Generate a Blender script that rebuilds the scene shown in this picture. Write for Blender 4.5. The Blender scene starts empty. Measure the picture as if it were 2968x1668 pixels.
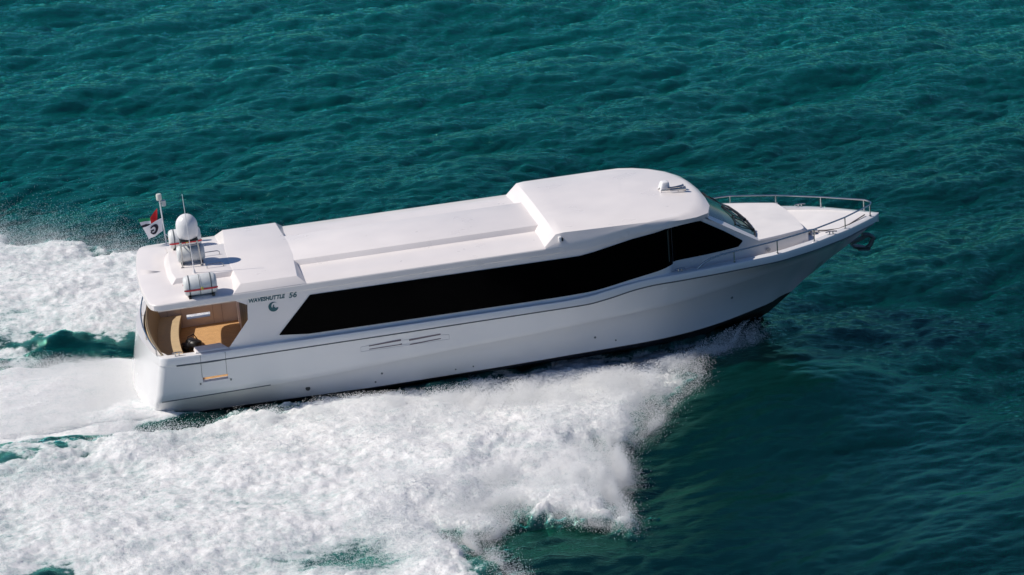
import bpy, math, random
import numpy as np
from mathutils import Matrix, Vector
R = math.radians
random.seed(5)
rng = np.random.default_rng(11)

# ------------------------------------------------------------------ camera, sky, sun
scn = bpy.context.scene
COL = scn.collection
cam = bpy.data.cameras.new('camera')
cam.lens = 85.45; cam.sensor_width = 36; cam.clip_start = 0.5; cam.clip_end = 8000
camo = bpy.data.objects.new('camera', cam); COL.objects.link(camo)
camo.matrix_world = Matrix(((0.97831, 0.065539, -0.196504, -1.700),
                            (-0.207146, 0.309541, -0.928049, -49.137),
                            (0.0, 0.948625, 0.316404, 18.341), (0, 0, 0, 1)))
scn.camera = camo
SUN_EL = 44.3
SUN_AZ = 168.5           # degrees counter-clockwise from +X
world = bpy.data.worlds.new('World'); scn.world = world; world.use_nodes = True
wt = world.node_tree; wt.nodes.clear()
wo = wt.nodes.new('ShaderNodeOutputWorld'); wb = wt.nodes.new('ShaderNodeBackground')
sk = wt.nodes.new('ShaderNodeTexSky'); sk.sky_type = 'NISHITA'; sk.sun_disc = False
sk.sun_elevation = R(SUN_EL); sk.sun_rotation = R(90 - SUN_AZ)
sk.air_density = 1.0; sk.dust_density = 0.1; sk.ozone_density = 3.0
wb.inputs['Strength'].default_value = 0.062
wv = wt.nodes.new('ShaderNodeVectorMath'); wv.operation = 'MULTIPLY'; wv.inputs[1].default_value = (.80, 1.0, 1.30)   # camera white balance
wt.links.new(sk.outputs[0], wv.inputs[0]); wt.links.new(wv.outputs[0], wb.inputs[0]); wt.links.new(wb.outputs[0], wo.inputs[0])
sl = bpy.data.lights.new('sun', 'SUN'); sl.energy = 5.0; sl.angle = R(0.5); sl.color = (1.0, 0.93, 0.85)
so = bpy.data.objects.new('sun', sl); COL.objects.link(so)
d = Vector((-math.cos(R(SUN_EL)) * math.cos(R(SUN_AZ)), -math.cos(R(SUN_EL)) * math.sin(R(SUN_AZ)), -math.sin(R(SUN_EL))))
so.rotation_euler = d.to_track_quat('-Z', 'Y').to_euler()
scn.view_settings.view_transform = 'Standard'; scn.view_settings.look = 'None'
scn.view_settings.exposure = -0.23; scn.view_settings.gamma = 1.0
scn.cycles.max_bounces = 8; scn.cycles.diffuse_bounces = 4; scn.cycles.glossy_bounces = 4
scn.cycles.caustics_reflective = False; scn.cycles.caustics_refractive = False

# ------------------------------------------------------------------ materials
def pmat(name, col, rough=0.4, metal=0.0, coat=0.0, spec=0.5, noise=0.0, nscale=6.0, bump=0.0, bscale=40.0):
    m = bpy.data.materials.new(name); m.use_nodes = True
    nt = m.node_tree; b = nt.nodes['Principled BSDF']
    b.inputs['Base Color'].default_value = (*col, 1); b.inputs['Roughness'].default_value = rough
    b.inputs['Metallic'].default_value = metal; b.inputs['Coat Weight'].default_value = coat
    b.inputs['Coat Roughness'].default_value = 0.08
    b.inputs['Specular IOR Level'].default_value = spec
    tc = nt.nodes.new('ShaderNodeTexCoord')
    if noise:
        n = nt.nodes.new('ShaderNodeTexNoise'); n.inputs['Scale'].default_value = nscale; n.inputs['Detail'].default_value = 6
        nt.links.new(tc.outputs['Object'], n.inputs['Vector'])
        r = nt.nodes.new('ShaderNodeMapRange'); r.inputs[1].default_value = 0.3; r.inputs[2].default_value = 0.7
        r.inputs[3].default_value = 1 - noise; r.inputs[4].default_value = 1 + noise * .4
        mx = nt.nodes.new('ShaderNodeVectorMath'); mx.operation = 'SCALE'; mx.inputs[0].default_value = col
        nt.links.new(n.outputs[0], r.inputs[0]); nt.links.new(r.outputs[0], mx.inputs['Scale'])
        nt.links.new(mx.outputs[0], b.inputs['Base Color'])
        r2 = nt.nodes.new('ShaderNodeMapRange'); r2.inputs[1].default_value = 0.3; r2.inputs[2].default_value = 0.7
        r2.inputs[3].default_value = rough * .8; r2.inputs[4].default_value = min(1, rough * 1.25)
        nt.links.new(n.outputs[0], r2.inputs[0]); nt.links.new(r2.outputs[0], b.inputs['Roughness'])
    if bump:
        n = nt.nodes.new('ShaderNodeTexNoise'); n.inputs['Scale'].default_value = bscale; n.inputs['Detail'].default_value = 4
        nt.links.new(tc.outputs['Object'], n.inputs['Vector'])
        bp = nt.nodes.new('ShaderNodeBump'); bp.inputs['Strength'].default_value = bump; bp.inputs['Distance'].default_value = 0.01
        nt.links.new(n.outputs[0], bp.inputs['Height']); nt.links.new(bp.outputs[0], b.inputs['Normal'])
    return m

GEL = pmat('white_gelcoat', (.84, .79, .76), .32, coat=.25, noise=.035, nscale=1.3)
GELH = pmat('white_hull_gelcoat', (.78, .775, .77), .22, coat=.8, noise=.03, nscale=.8)
NONSKID = pmat('white_deck_nonskid', (.76, .735, .725), .6, noise=.03, nscale=2.5, bump=.15, bscale=300)
GREYCAP = pmat('pale_grey_band', (.60, .60, .62), .35, coat=.3)
ANTIF = pmat('black_antifouling', (.012, .010, .011), .5, noise=.3)
GLASSB = pmat('black_tinted_glass', (.0012, .0012, .0014), .10, spec=.02)
GLASSW = pmat('windscreen_glass', (.035, .085, .08), .08, spec=.35)
RUBBER = pmat('dark_rubber', (.03, .035, .035), .5)
GREYRUB = pmat('grey_rubber', (.12, .14, .15), .5)
STEEL = pmat('stainless_steel', (.55, .53, .51), .22, metal=1.0)
BLACK = pmat('black_plastic', (.012, .012, .013), .45)
WHITEP = pmat('white_plastic', (.80, .80, .80), .35, noise=.04)
RAFTW = pmat('canister_shell', (.70, .72, .71), .4, noise=.12, nscale=7)
RED = pmat('red_band', (.55, .02, .035), .5)
YEL = pmat('yellow_tag', (.6, .5, .08), .5)
TAN = pmat('tan_cushion', (.52, .39, .23), .75, noise=.12, nscale=14, bump=.2, bscale=120)
TANP = pmat('tan_piping', (.62, .48, .30), .7)
PINKW = pmat('cream_liner', (.72, .63, .58), .5, noise=.04)
WOODD = pmat('dark_wood', (.05, .025, .012), .4)
LETTER = pmat('teal_lettering', (.012, .10, .12), .4)
FLAGR = pmat('red_cloth', (.62, .015, .02), .8)
FLAGG = pmat('green_cloth', (.01, .30, .12), .8)
FLAGW = pmat('white_cloth', (.80, .80, .84), .8)
FLAGK = pmat('black_cloth', (.012, .012, .03), .8)
VENT = pmat('vent_grille', (.16, .13, .15), .6)

def teak():
    m = bpy.data.materials.new('teak_planking'); m.use_nodes = True
    nt = m.node_tree; b = nt.nodes['Principled BSDF']; b.inputs['Roughness'].default_value = .55
    tc = nt.nodes.new('ShaderNodeTexCoord')
    sep = nt.nodes.new('ShaderNodeSeparateXYZ'); nt.links.new(tc.outputs['Object'], sep.inputs[0])
    mu = nt.nodes.new('ShaderNodeMath'); mu.operation = 'MULTIPLY'; mu.inputs[1].default_value = 1 / .075
    nt.links.new(sep.outputs['Y'], mu.inputs[0])
    fr = nt.nodes.new('ShaderNodeMath'); fr.operation = 'FRACT'; nt.links.new(mu.outputs[0], fr.inputs[0])
    lt = nt.nodes.new('ShaderNodeMath'); lt.operation = 'LESS_THAN'; lt.inputs[1].default_value = .09
    nt.links.new(fr.outputs[0], lt.inputs[0])
    mp = nt.nodes.new('ShaderNodeMapping'); mp.inputs['Scale'].default_value = (2, 25, 5)
    nt.links.new(tc.outputs['Object'], mp.inputs[0])
    n = nt.nodes.new('ShaderNodeTexNoise'); n.inputs['Scale'].default_value = 3; n.inputs['Detail'].default_value = 6
    nt.links.new(mp.outputs[0], n.inputs['Vector'])
    cr = nt.nodes.new('ShaderNodeValToRGB'); cr.color_ramp.elements[0].position = .3; cr.color_ramp.elements[1].position = .7
    cr.color_ramp.elements[0].color = (.50, .28, .12, 1); cr.color_ramp.elements[1].color = (.74, .45, .20, 1)
    nt.links.new(n.outputs[0], cr.inputs[0])
    mx = nt.nodes.new('ShaderNodeMix'); mx.data_type = 'RGBA'; mx.inputs[7].default_value = (.06, .035, .02, 1)
    nt.links.new(lt.outputs[0], mx.inputs[0]); nt.links.new(cr.outputs[0], mx.inputs[6])
    nt.links.new(mx.outputs[2], b.inputs['Base Color'])
    return m
TEAK = teak()

# ------------------------------------------------------------------ mesh helpers
class MB:
    def __init__(s): s.v = []; s.f = []; s.half = None
    def add(s, vs, fs):
        o = len(s.v); s.v += [tuple(map(float, p)) for p in vs]; s.f += [tuple(i + o for i in f) for f in fs]; return s
    def rings(s, rs, closed=False, cap=False):
        n = len(rs[0]); vs = [p for r in rs for p in r]; fs = []
        for i in range(len(rs) - 1):
            for j in range(n if closed else n - 1):
                k = (j + 1) % n
                fs.append((i * n + j, i * n + k, (i + 1) * n + k, (i + 1) * n + j))
        if cap:
            fs.append(tuple(range(n))[::-1]); fs.append(tuple(range((len(rs) - 1) * n, len(rs) * n)))
        return s.add(vs, fs)
    def box(s, x0, x1, y0, y1, z0, z1):
        vs = [(x, y, z) for x in (x0, x1) for y in (y0, y1) for z in (z0, z1)]
        return s.add(vs, [(0, 1, 3, 2), (4, 6, 7, 5), (0, 4, 5, 1), (2, 3, 7, 6), (0, 2, 6, 4), (1, 5, 7, 3)])
    def frustum(s, bot, top):
        n = len(bot); return s.add(list(bot) + list(top), [tuple(range(n))[::-1], tuple(range(n, 2 * n))] +
                                   [(i, (i + 1) % n, n + (i + 1) % n, n + i) for i in range(n)])
    def tube(s, pts, r, n=10, cap=True):
        pts = [Vector(p) for p in pts]; rs = []
        up = None
        for i, p in enumerate(pts):
            t = (pts[min(i + 1, len(pts) - 1)] - pts[max(i - 1, 0)]).normalized()
            if up is None: up = Vector((0, 0, 1)) if abs(t.z) < .9 else Vector((1, 0, 0))
            a = t.cross(up).normalized(); b = a.cross(t).normalized(); up = b
            rr = r[i] if isinstance(r, (list, tuple)) else r
            rs.append([p + a * rr * math.cos(k * 2 * math.pi / n) + b * rr * math.sin(k * 2 * math.pi / n) for k in range(n)])
        return s.rings(rs, closed=True, cap=cap)
    def lathe(s, c, prof, n=24, axis='z'):
        rs = []
        for r, z in prof:
            ring = []
            for k in range(n):
                a = k * 2 * math.pi / n
                p = (r * math.cos(a), r * math.sin(a), z)
                if axis == 'x': p = (z, r * math.cos(a), r * math.sin(a))
                if axis == 'y': p = (r * math.cos(a), z, r * math.sin(a))
                ring.append((c[0] + p[0], c[1] + p[1], c[2] + p[2]))
            rs.append(ring)
        return s.rings(rs, closed=True, cap=True)
    def mirror(s):
        o = len(s.v); v = list(s.v); f = list(s.f); s.half = (v, f)
        s.v += [(x, -y, z) for x, y, z in v]; s.f += [tuple(i + o for i in q)[::-1] for q in f]
        return s
    def build(s, name, mat, parent=None, ang=30, smooth=True, weld=True, bevel=0):
        if s.half and min(abs(p[1]) for p in s.v) > 2e-3:      # port and starboard pieces are parts of their own
            a = MB(); a.v, a.f = s.half; r_ = a.build(name, mat, parent, ang, smooth, weld, bevel)
            b = MB(); b.v = [(x, -y, z) for x, y, z in s.half[0]]; b.f = [q[::-1] for q in s.half[1]]
            b.build(name, mat, parent, ang, smooth, weld, bevel); return r_
        me = bpy.data.meshes.new(name); me.from_pydata(s.v, [], s.f); me.validate()
        import bmesh
        bm = bmesh.new(); bm.from_mesh(me)
        if weld: bmesh.ops.remove_doubles(bm, verts=bm.verts, dist=1e-4)
        bmesh.ops.dissolve_degenerate(bm, dist=1e-5, edges=bm.edges)
        bmesh.ops.recalc_face_normals(bm, faces=bm.faces)
        if bevel:
            es = [e for e in bm.edges if len(e.link_faces) == 2 and e.calc_face_angle(0) > R(35)]
            bmesh.ops.bevel(bm, geom=es, offset=bevel, segments=3, profile=.5, affect='EDGES', clamp_overlap=True)
        bm.to_mesh(me); bm.free()
        if smooth:
            me.polygons.foreach_set('use_smooth', [True] * len(me.polygons)); me.set_sharp_from_angle(angle=R(ang))
        me.materials.append(mat)
        o = bpy.data.objects.new(name, me); COL.objects.link(o)
        if parent: o.parent = parent
        return o
def ip(x, pts):
    xs = [p[0] for p in pts]; ys = [p[1] for p in pts]
    return float(np.interp(x, xs, ys))
def thing(name, label, cat, group=None, loc=(0, 0, 0)):
    o = bpy.data.objects.new(name, None); COL.objects.link(o); o.location = loc
    o.empty_display_size = .3
    o['label'] = label; o['category'] = cat
    if group: o['group'] = group
    return o

# ------------------------------------------------------------------ boat frame (bow up, heading +X)
TRIM = R(4.784); DRAFT = 0.42
RB = Matrix.Rotation(-TRIM, 4, 'Y')
TB = Matrix.Translation((0, 0, -DRAFT)) @ RB
def on_boat(o, loc):
    """place a top-level thing at a point given in the boat's own frame, tilted with the boat"""
    o.matrix_world = TB @ Matrix.Translation(loc)
boat = thing('passenger_boat', 'long white motor yacht with black side windows speeding through teal sea', 'boat')
boat.matrix_world = TB

B_ = [(.9, 2.05), (2, 2.12), (6, 2.15), (10, 2.14), (12, 2.08), (13, 1.99), (14.35, 1.8), (15.3, 1.42), (16.2, .92), (16.8, .45), (17.1, .2), (17.27, 0)]
STEM = [(1.60, 17.235), (1.15, 16.6), (.9, 16.16), (.66, 15.8), (.42, 15.42), (.21, 15.17), (-.27, 14.51), (-.40, 13.5), (-.5, 12)]
def zkeel(x):
    pts = sorted((b, a) for a, b in STEM); pts = [(-1, -.52), (9, -.52)] + pts
    return ip(x, pts)
W2 = [(0, 1.66), (3, 1.76), (5.4, 1.88), (8.4, 1.82), (10, 1.74), (11.5, 1.68), (12, 1.59), (12.84, 1.37), (13.66, .97), (14.6, .43), (15.17, 0)]
KZ = [(0, .62), (4, .67), (6.7, .82), (11.9, 1.04), (13.1, 1.15), (13.6, 1.2), (17, 1.32)]
KB = [(0, 2.06), (9, 2.075), (12, 1.93), (13.6, 1.60), (15, 1.08), (16, .55), (16.83, 0)]
RZ = [(0, 1.41), (9.6, 1.42), (10.1, 1.425), (10.58, 1.49), (11.02, 1.575), (11.5, 1.62), (16.6, 1.615), (17.2, 1.60)]
TZ = [(0, 1.60), (4, 1.585), (9.6, 1.575), (10.1, 1.60), (10.4, 1.645), (10.75, 1.70), (11.3, 1.76), (12, 1.775), (16, 1.80), (17.27, 1.76)]
def smooth_ip(x, pts, w=.25):
    return sum(ip(x + w * k, pts) for k in (-1, -.5, 0, .5, 1)) / 5
def bsh(x): return max(0, smooth_ip(x, B_, .15) if x < 16.9 else ip(x, B_))
XH = [1.25, 1.6, 1.865, 2.385, 2.8, 3.4, 4.4, 5.4, 6.4, 7.4, 8.2, 8.8] + [round(9.2 + .2 * k, 2) for k in range(30)] + [15.17, 15.3, 15.45, 15.6, 15.75, 15.9, 16.05, 16.2, 16.35, 16.5, 16.65, 16.75, 16.85, 16.95, 17.05, 17.12, 17.18, 17.23, 17.27]
def level(x, y, z):
    zk = zkeel(x)
    if z <= zk or y <= 0: return (x, 0.0, max(z, zk) if z > zk else zk)
    k = min(1, max(0, (z - zk) / .45)) if x > 13 else 1
    return (x, -y * k ** .55, z)
def upper_levels(x):
    wp = max(0, smooth_ip(x, W2, .5) if x < 14.4 else ip(x, W2)); kb = max(0, smooth_ip(x, KB, .5) if x < 16 else ip(x, KB)); kz = smooth_ip(x, KZ, .6)
    b = bsh(x); rz = smooth_ip(x, RZ, .12)
    r = [level(x, wp, .2)]
    fl = min(1, max(0, (x - 8) / 6)); fl = fl * fl * (3 - 2 * fl) * 1.25
    for t in (.33, .66):
        r.append(level(x, max(0, wp + (kb - wp) * (t - .10 * fl * math.sin(math.pi * t))), .2 + (kz - .2) * t))
    r.append(level(x, kb, kz))
    r.append(level(x, kb + .012 if kb > 0 else 0, kz + .012))
    for t in (.2, .402, .542, .77, 1):
        r.append(level(x, max(0, kb + (b - kb) * (t - .07 * fl * math.sin(math.pi * t))), kz + .012 + (rz - kz - .012) * t))
    return r
def stern_wrap(ring):
    """plan curve from the side at x=1.25 round the quarter to the centreline, for each level"""
    out = []
    for k in range(15):
        t = k / 14
        row = []
        for (x, y, z) in ring:
            b = abs(y); sh = (1.6 - z) * .21
            # corner
            if t < .45:
                a = t / .45 * math.pi / 2
                yy = b - .17 + .17 * math.cos(a); xx = 1.25 - sh - .20 * math.sin(a)
                if t == 0: xx = 1.25 - sh
            else:
                u = (t - .45) / .55
                yy = (b - .17) * (1 - u); xx = .72 - sh + .33 * (yy / 1.95) ** 2 + 0.0
            row.append((xx, -yy, z))
        out.append(row)
    return out
# upper hull shell
m = MB(); st = [upper_levels(x) for x in XH]
wrap = stern_wrap(st[0])[::-1]
m.rings(wrap[:-1] + st)
nl_ = len(st[0]); i_ = len(wrap) - 1 + 2; j_ = 6          # leave the freeing slot under the boarding gate open
del m.f[i_ * (nl_ - 1) + j_]
A0, A1, A2, A3 = st[2][6], st[2][7], st[3][7], st[3][6]
inn = [(p[0], -1.93, p[2]) for p in (A0, A1, A2, A3)]
m.rings([[A0, A1, A2, A3], inn], closed=True); m.mirror()
hull = m.build('hull', GELH, boat, ang=60)
# bottom
m = MB(); rows = []
for x in XH:
    wp = max(0, smooth_ip(x, W2, .5) if x < 14.4 else ip(x, W2)); zk = zkeel(x)
    rows.append([(x, 0, zk), level(x, wp * .5, .5 * (zk) + .0), level(x, wp * .97, .14), level(x, wp, .2)])
low = [(r[0][0], r[0][1], r[0][2]) for r in [rows[0]]]
first = [[(x - .34, y, z) for x, y, z in rows[0]]]
m.rings(first + rows); m.add(first[0], [(0, 1, 2, 3)]); m.mirror()
m.build('hull_bottom', ANTIF, boat, ang=40)
# rub-band above the rub line: cap rail with outward face and top
m = MB(); rows = []
def cap_ring(x, b=None, shift=0):
    b = bsh(x) if b is None else b
    rz = smooth_ip(x, RZ, .12); tz = smooth_ip(x, TZ, .12)
    bi = max(0, b - .15)
    o = .018
    return [(x, -b, rz), (x, -(b + o if b > 0 else 0), rz + .012), (x, -(b + o if b > 0 else 0), tz - .05), (x, -max(0, b + .005), tz - .012), (x, -max(0, b - .02), tz), (x, -bi, tz + .004), (x, -bi, min(tz, 1.55))]
rows = [cap_ring(x) for x in XH]
tail = []
for k in range(15):
    t = k / 14; row = []
    for (x, y, z) in rows[0]:
        b = abs(y); sh = (1.6 - z) * .21; c = .17 if b > 2.05 else .08
        if t < .45:
            a = t / .45 * math.pi / 2
            yy = b - c + c * math.cos(a); xx = 1.25 - sh - (.20 if b > 2.05 else .05) * math.sin(a)
        else:
            u = (t - .45) / .55; yy = (b - c) * (1 - u); xx = .72 - sh + .33 * (yy / 1.95) ** 2 + (0 if b > 2.05 else .15)
        row.append((xx, -yy, z))
    tail.append(row)
tail = tail[::-1]
m.rings(tail[:-1] + rows); m.mirror()
m.build('gunwale', GELH, boat, ang=35)
def strip(path, r, name, mat, parent=boat, n=6, mirror=True, **k):
    m = MB().tube(path, r, n=n)
    if mirror: m.mirror()
    return m.build(name, mat, parent, **k)
# rub rail, in the joint under the gunwale
xs = [1.37] + [x for x in np.arange(1.6, 17.2, .15)]
strip([(x, -(bsh(x) + .012), smooth_ip(x, RZ, .12) - .008) for x in xs], [.018] * 6 + [.011] * (len(xs) - 6), 'rub_rail', GREYRUB)
# lower stern strake
strip([(x, -(2.062 + .01), .655 + .01 * (x - 1)) for x in np.arange(.98, 3.25, .15)], .013, 'stern_strake', GREYRUB)

# ---- decks
m = MB(); rows = []
for x in [11.6, 12, 12.6, 13.2, 13.8, 14.4, 15, 15.5, 16, 16.4, 16.8, 17.0, 17.15]:
    b = max(.005, bsh(x) - .14); z = 1.60 + .15 * min(1, max(0, (x - 14.3) / 1.4))
    rows.append([(x, -b, z), (x, -b * .5, z + .015), (x, 0, z + .02)])
m.rings(rows); m.mirror(); m.build('foredeck', NONSKID, boat)
m = MB().box(.92, 3.1, -1.98, 1.98, .70, .78); m.build('cockpit_sole', TEAK, boat, smooth=False)

# ---- superstructure side walls
PATH = [(2.97, 2.045), (4.0, 2.045), (6, 2.045), (8, 2.045), (9.6, 2.045), (10.1, 2.045), (10.5, 2.045), (10.9, 2.042), (11.3, 2.035), (11.6, 2.02), (11.8, 1.99), (11.92, 1.93), (12.0, 1.84), (12.04, 1.74), (12.12, 1.69), (12.35, 1.672), (12.6, 1.655), (12.85, 1.635), (13.1, 1.61), (13.35, 1.58), (13.65, 1.54), (13.85, 1.51), (14.05, 1.47), (14.6, 1.31), (15.2, 1.10), (15.27, 1.07)]
def py(x): return ip(x, PATH)
ZB = [(2, 1.57), (9.6, 1.55), (10.1, 1.57), (10.7, 1.68), (11.3, 1.74), (11.95, 1.76), (12.0, 1.6), (13.5, 1.60), (15.3, 1.66)]
ZT = [(2.9, 2.62), (10.0, 2.62), (10.6, 2.72), (11.3, 2.84), (12, 2.88), (12.6, 2.86), (13.0, 2.68), (14.05, 2.02), (15.27, 1.97)]
m = MB(); rows = []
for x, y in [(2.49, 2.045), (2.935, 2.045), (2.971, 2.045)] + [p for p in PATH if p[0] > 2.98]:
    zb = ip(x, ZB); zt = ip(x, ZT)
    if x < 2.5: zt = 1.62
    elif x < 2.95: zt = 2.15
    elif x < 2.98: zt = 2.62
    n = [(x, -y - (.02 if x < 11.6 else 0), zb), (x, -y, zb + .05), (x, -y, (zb + zt) / 2), (x, -y, zt)]
    rows.append(n)
m.rings(rows)
# inner face + thickness on the slanted after edge
m.add([(2.49, -2.045, 1.62), (2.935, -2.045, 2.15), (2.971, -2.045, 2.62), (2.60, -2.045, 2.63),
       (2.53, -1.93, 1.62), (2.97, -1.93, 2.15), (3.0, -1.93, 2.62), (2.64, -1.93, 2.63)],
      [(0, 1, 5, 4), (1, 2, 6, 5)])
m.add([(2.68, -2.045, 2.62), (2.971, -2.045, 2.47), (2.971, -2.045, 2.62), (2.68, -1.95, 2.62), (2.971, -1.95, 2.47), (2.971, -1.95, 2.62)], [(0, 1, 2), (0, 3, 4, 1), (3, 5, 4)])
m.add([(2.53, -1.93, 1.55), (2.53, -1.93, 1.62), (2.97, -1.93, 2.15), (3.0, -1.93, 2.62), (3.12, -1.93, 2.62), (3.12, -1.93, 1.55)], [(0, 1, 2, 3, 4, 5)])
m.mirror(); m.build('cabin_side', GEL, boat, ang=35)
# trunk front & coachroof on the foredeck
m = MB()
ol = [(13.7, 1.50), (14.05, 1.44), (14.6, 1.28), (15.15, 1.09), (15.24, 1.02), (15.27, .9), (15.30, .5), (15.31, 0)]
r0 = [(x + (.06 if x > 15.1 else 0), -y - .03, 1.64) for x, y in ol]
r1 = [(x, -y, 1.96 - .03 * (x - 14)) for x, y in ol]
r2 = [(x - (.04 if x > 15.1 else 0), -max(0, y - .045), 2.03 - .03 * (x - 14)) for x, y in ol]
r3 = [(14 + (x - 14) * .75 - .1, -y * .5, 2.055 - .02 * (x - 14)) for x, y in ol]
r4 = [(14 + (x - 14) * .5 - .1, 0, 2.06) for x, y in ol]
for r in (r0, r1, r2, r3, r4): r[-1] = (r[-1][0], 0, r[-1][2])
m.rings([r0, r1, r2, r3, r4]); m.mirror(); m.build('foredeck_trunk', NONSKID, boat, ang=35)
m = MB()
for sy in (-1,):
    m.lathe((14.237, -1.47, 1.80), [(.0, -.01), (.045, -.01), (.045, .012), (.0, .012)], 20, 'y')
m.mirror(); m.build('trunk_vent', pmat('beige_plastic', (.5, .47, .44), .5), boat)

# ---- windows (raised a few mm off the side)
def glass(cols, name, off=.012):
    m = MB(); rows = []
    for x, y, zb, zt in cols:
        rows.append([(x, -y + .02, zb), (x, -y - off, zb), (x, -y - off, (zb * .5 + zt * .5)), (x, -y - off, zt), (x, -y + .02, zt)])
    m.rings(rows, cap=True); m.mirror(); return m.build(name, GLASSB, boat, ang=25)
WT = [(4.256, 2.495), (7.4, 2.487), (9.4, 2.48), (9.95, 2.482), (10.25, 2.52), (10.53, 2.574), (11.12, 2.683), (11.7, 2.747), (11.9, 2.775), (12.04, 2.79)]
WBt = [(3.53, 1.727), (4.13, 1.66), (5.5, 1.648), (9.3, 1.64), (9.8, 1.648), (10.17, 1.662), (10.47, 1.70), (11.06, 1.80), (11.65, 1.885), (11.87, 1.93), (12.04, 1.935)]
cols = []
for x in [3.54, 3.7, 3.9, 4.13, 4.256, 5, 6, 7, 8, 9, 9.6, 9.95, 10.1, 10.25, 10.4, 10.53, 10.7, 10.9, 11.12, 11.4, 11.6, 11.7, 11.8, 11.87, 11.94, 12.0, 12.03]:
    zt = ip(x, WT) if x >= 4.256 else 1.73 + (x - 3.53) / (4.256 - 3.53) * (2.495 - 1.73)
    cols.append((x, py(x), ip(x, WBt), zt))
glass(cols, 'side_window')
QT = [(12.04, 2.79), (12.4, 2.81), (12.6, 2.80), (13.23, 2.413), (13.647, 2.12)]
QB = [(12.04, 1.94), (12.82, 1.96), (13.2, 1.978), (13.54, 2.0), (13.647, 2.10)]
glass([(x, py(x), ip(x, QB), ip(x, QT)) for x in [12.045, 12.12, 12.3, 12.5, 12.6, 12.85, 13.1, 13.23, 13.4, 13.54, 13.64]], 'quarter_window')
m = MB(); m.rings([[(x, -py(x) - .02, 2.03), (x, -py(x) - .02, 2.73)] for x in (11.89, 11.905, 11.92)]); m.mirror()
m.build('window_mullion', pmat('bronze_trim', (.10, .09, .085), .3, metal=.6), boat)

# ---- windscreen, visor frame
m = MB()
top = [(12.98, -1.40, 2.70), (13.03, -1.0, 2.73), (13.05, -.5, 2.75), (13.06, 0, 2.76)]
bot = [(13.98, -1.30, 2.065), (14.08, -1.0, 2.07), (14.13, -.5, 2.075), (14.15, 0, 2.075)]
mid = [tuple((a + b) / 2 + (.03 if i == 2 else 0) for i, (a, b) in enumerate(zip(p, q))) for p, q in zip(top, bot)]
m.rings([top, mid, bot]); m.mirror(); ws = m.build('windscreen', GLASSW, boat, ang=60)
strip([tuple(Vector(p) + Vector((.02, 0, .0))) for p in bot] , .018, 'windscreen_gasket', BLACK, n=6)
m = MB()   # A pillar bands
m.rings([[(12.9, -1.64, 2.74), (12.9, -1.40, 2.78)], [(13.3, -1.60, 2.49), (13.3, -1.35, 2.54)], [(13.65, -1.555, 2.27), (13.65, -1.31, 2.31)], [(14.07, -1.475, 2.00), (14.07, -1.24, 2.04)]])
m.rings([[(12.9, -1.40, 2.78), (12.9, -1.36, 2.66)], [(13.3, -1.35, 2.54), (13.3, -1.30, 2.4)], [(13.65, -1.31, 2.31), (13.65, -1.27, 2.2)], [(14.07, -1.24, 2.04), (14.07, -1.22, 1.98)]])
m.rings([[(13.98, -1.26, 2.05), (14.0, -1.26, 2.03)],[(14.12, -.9, 2.05), (14.16, -.9, 2.03)], [(14.18, -.5, 2.06), (14.22, -.5, 2.04)], [(14.2, 0, 2.06), (14.24, 0, 2.05)]])
m.mirror(); m.build('windscreen_pillar', GEL, boat, ang=35)
# cabin closing under the glass so nothing shows through
# wipers
for (a, b, c) in [((13.99, .75, 2.10), (13.50, 1.02, 2.46), (13.62, .3, 2.38)), ((14.12, -.1, 2.10), (13.68, .12, 2.40), (13.72, -.55, 2.36)), ((14.08, -.85, 2.10), (13.72, -.6, 2.36), (13.60, -1.15, 2.36))]:
    o = MB().tube([a, ((a[0] + b[0]) / 2, (a[1] + b[1]) / 2, (a[2] + b[2]) / 2 + .05), b], .014, 6).tube([a, ((a[0] + c[0]) / 2, (a[1] + c[1]) / 2, (a[2] + c[2]) / 2 + .04), c], .011, 6)
    bl = (Vector(c) - Vector(b)) * .12
    o.tube([Vector(b) + Vector((.03, 0, .01)), Vector(c) + Vector((.03, 0, .01))], .016, 6).box(a[0] - .05, a[0] + .04, a[1] - .04, a[1] + .04, a[2] - .05, a[2] + .02)
    o.build('wiper', BLACK, boat)

# ---- main roof slab
m = MB()
half = [(.885, 0), (.89, .5), (.915, 1.0), (.955, 1.5), (.985, 1.75), (1.02, 1.90), (1.08, 2.0), (1.20, 2.055), (1.6, 2.06), (2.8, 2.06), (4.3, 2.06), (6, 2.06), (8, 2.06), (9.64, 2.06)]
def rr(ins, z, crown=0):
    out = []
    for x, y in half:
        s_ = max(0, y - ins) if y > .3 else y * (1 - ins / 2.06)
        out.append((x + (ins if x < 1.25 else 0), -s_, z))
    return out
r = [rr(.10, 2.60), rr(.015, 2.605), rr(0, 2.62), rr(0, 2.725), rr(.012, 2.745), rr(.04, 2.757), rr(.5, 2.775), rr(1.1, 2.79)]
ctr = [(max(x, 1.9) if x < 1.9 else x, 0, 2.795) for x, y in half]
m.rings(r + [ctr]); m.rings([rr(.10, 2.60), [(max(x, 1.9), 0, 2.60) for x, y in half]]); m.mirror()
m.build('main_roof', GEL, boat, ang=30)
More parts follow.
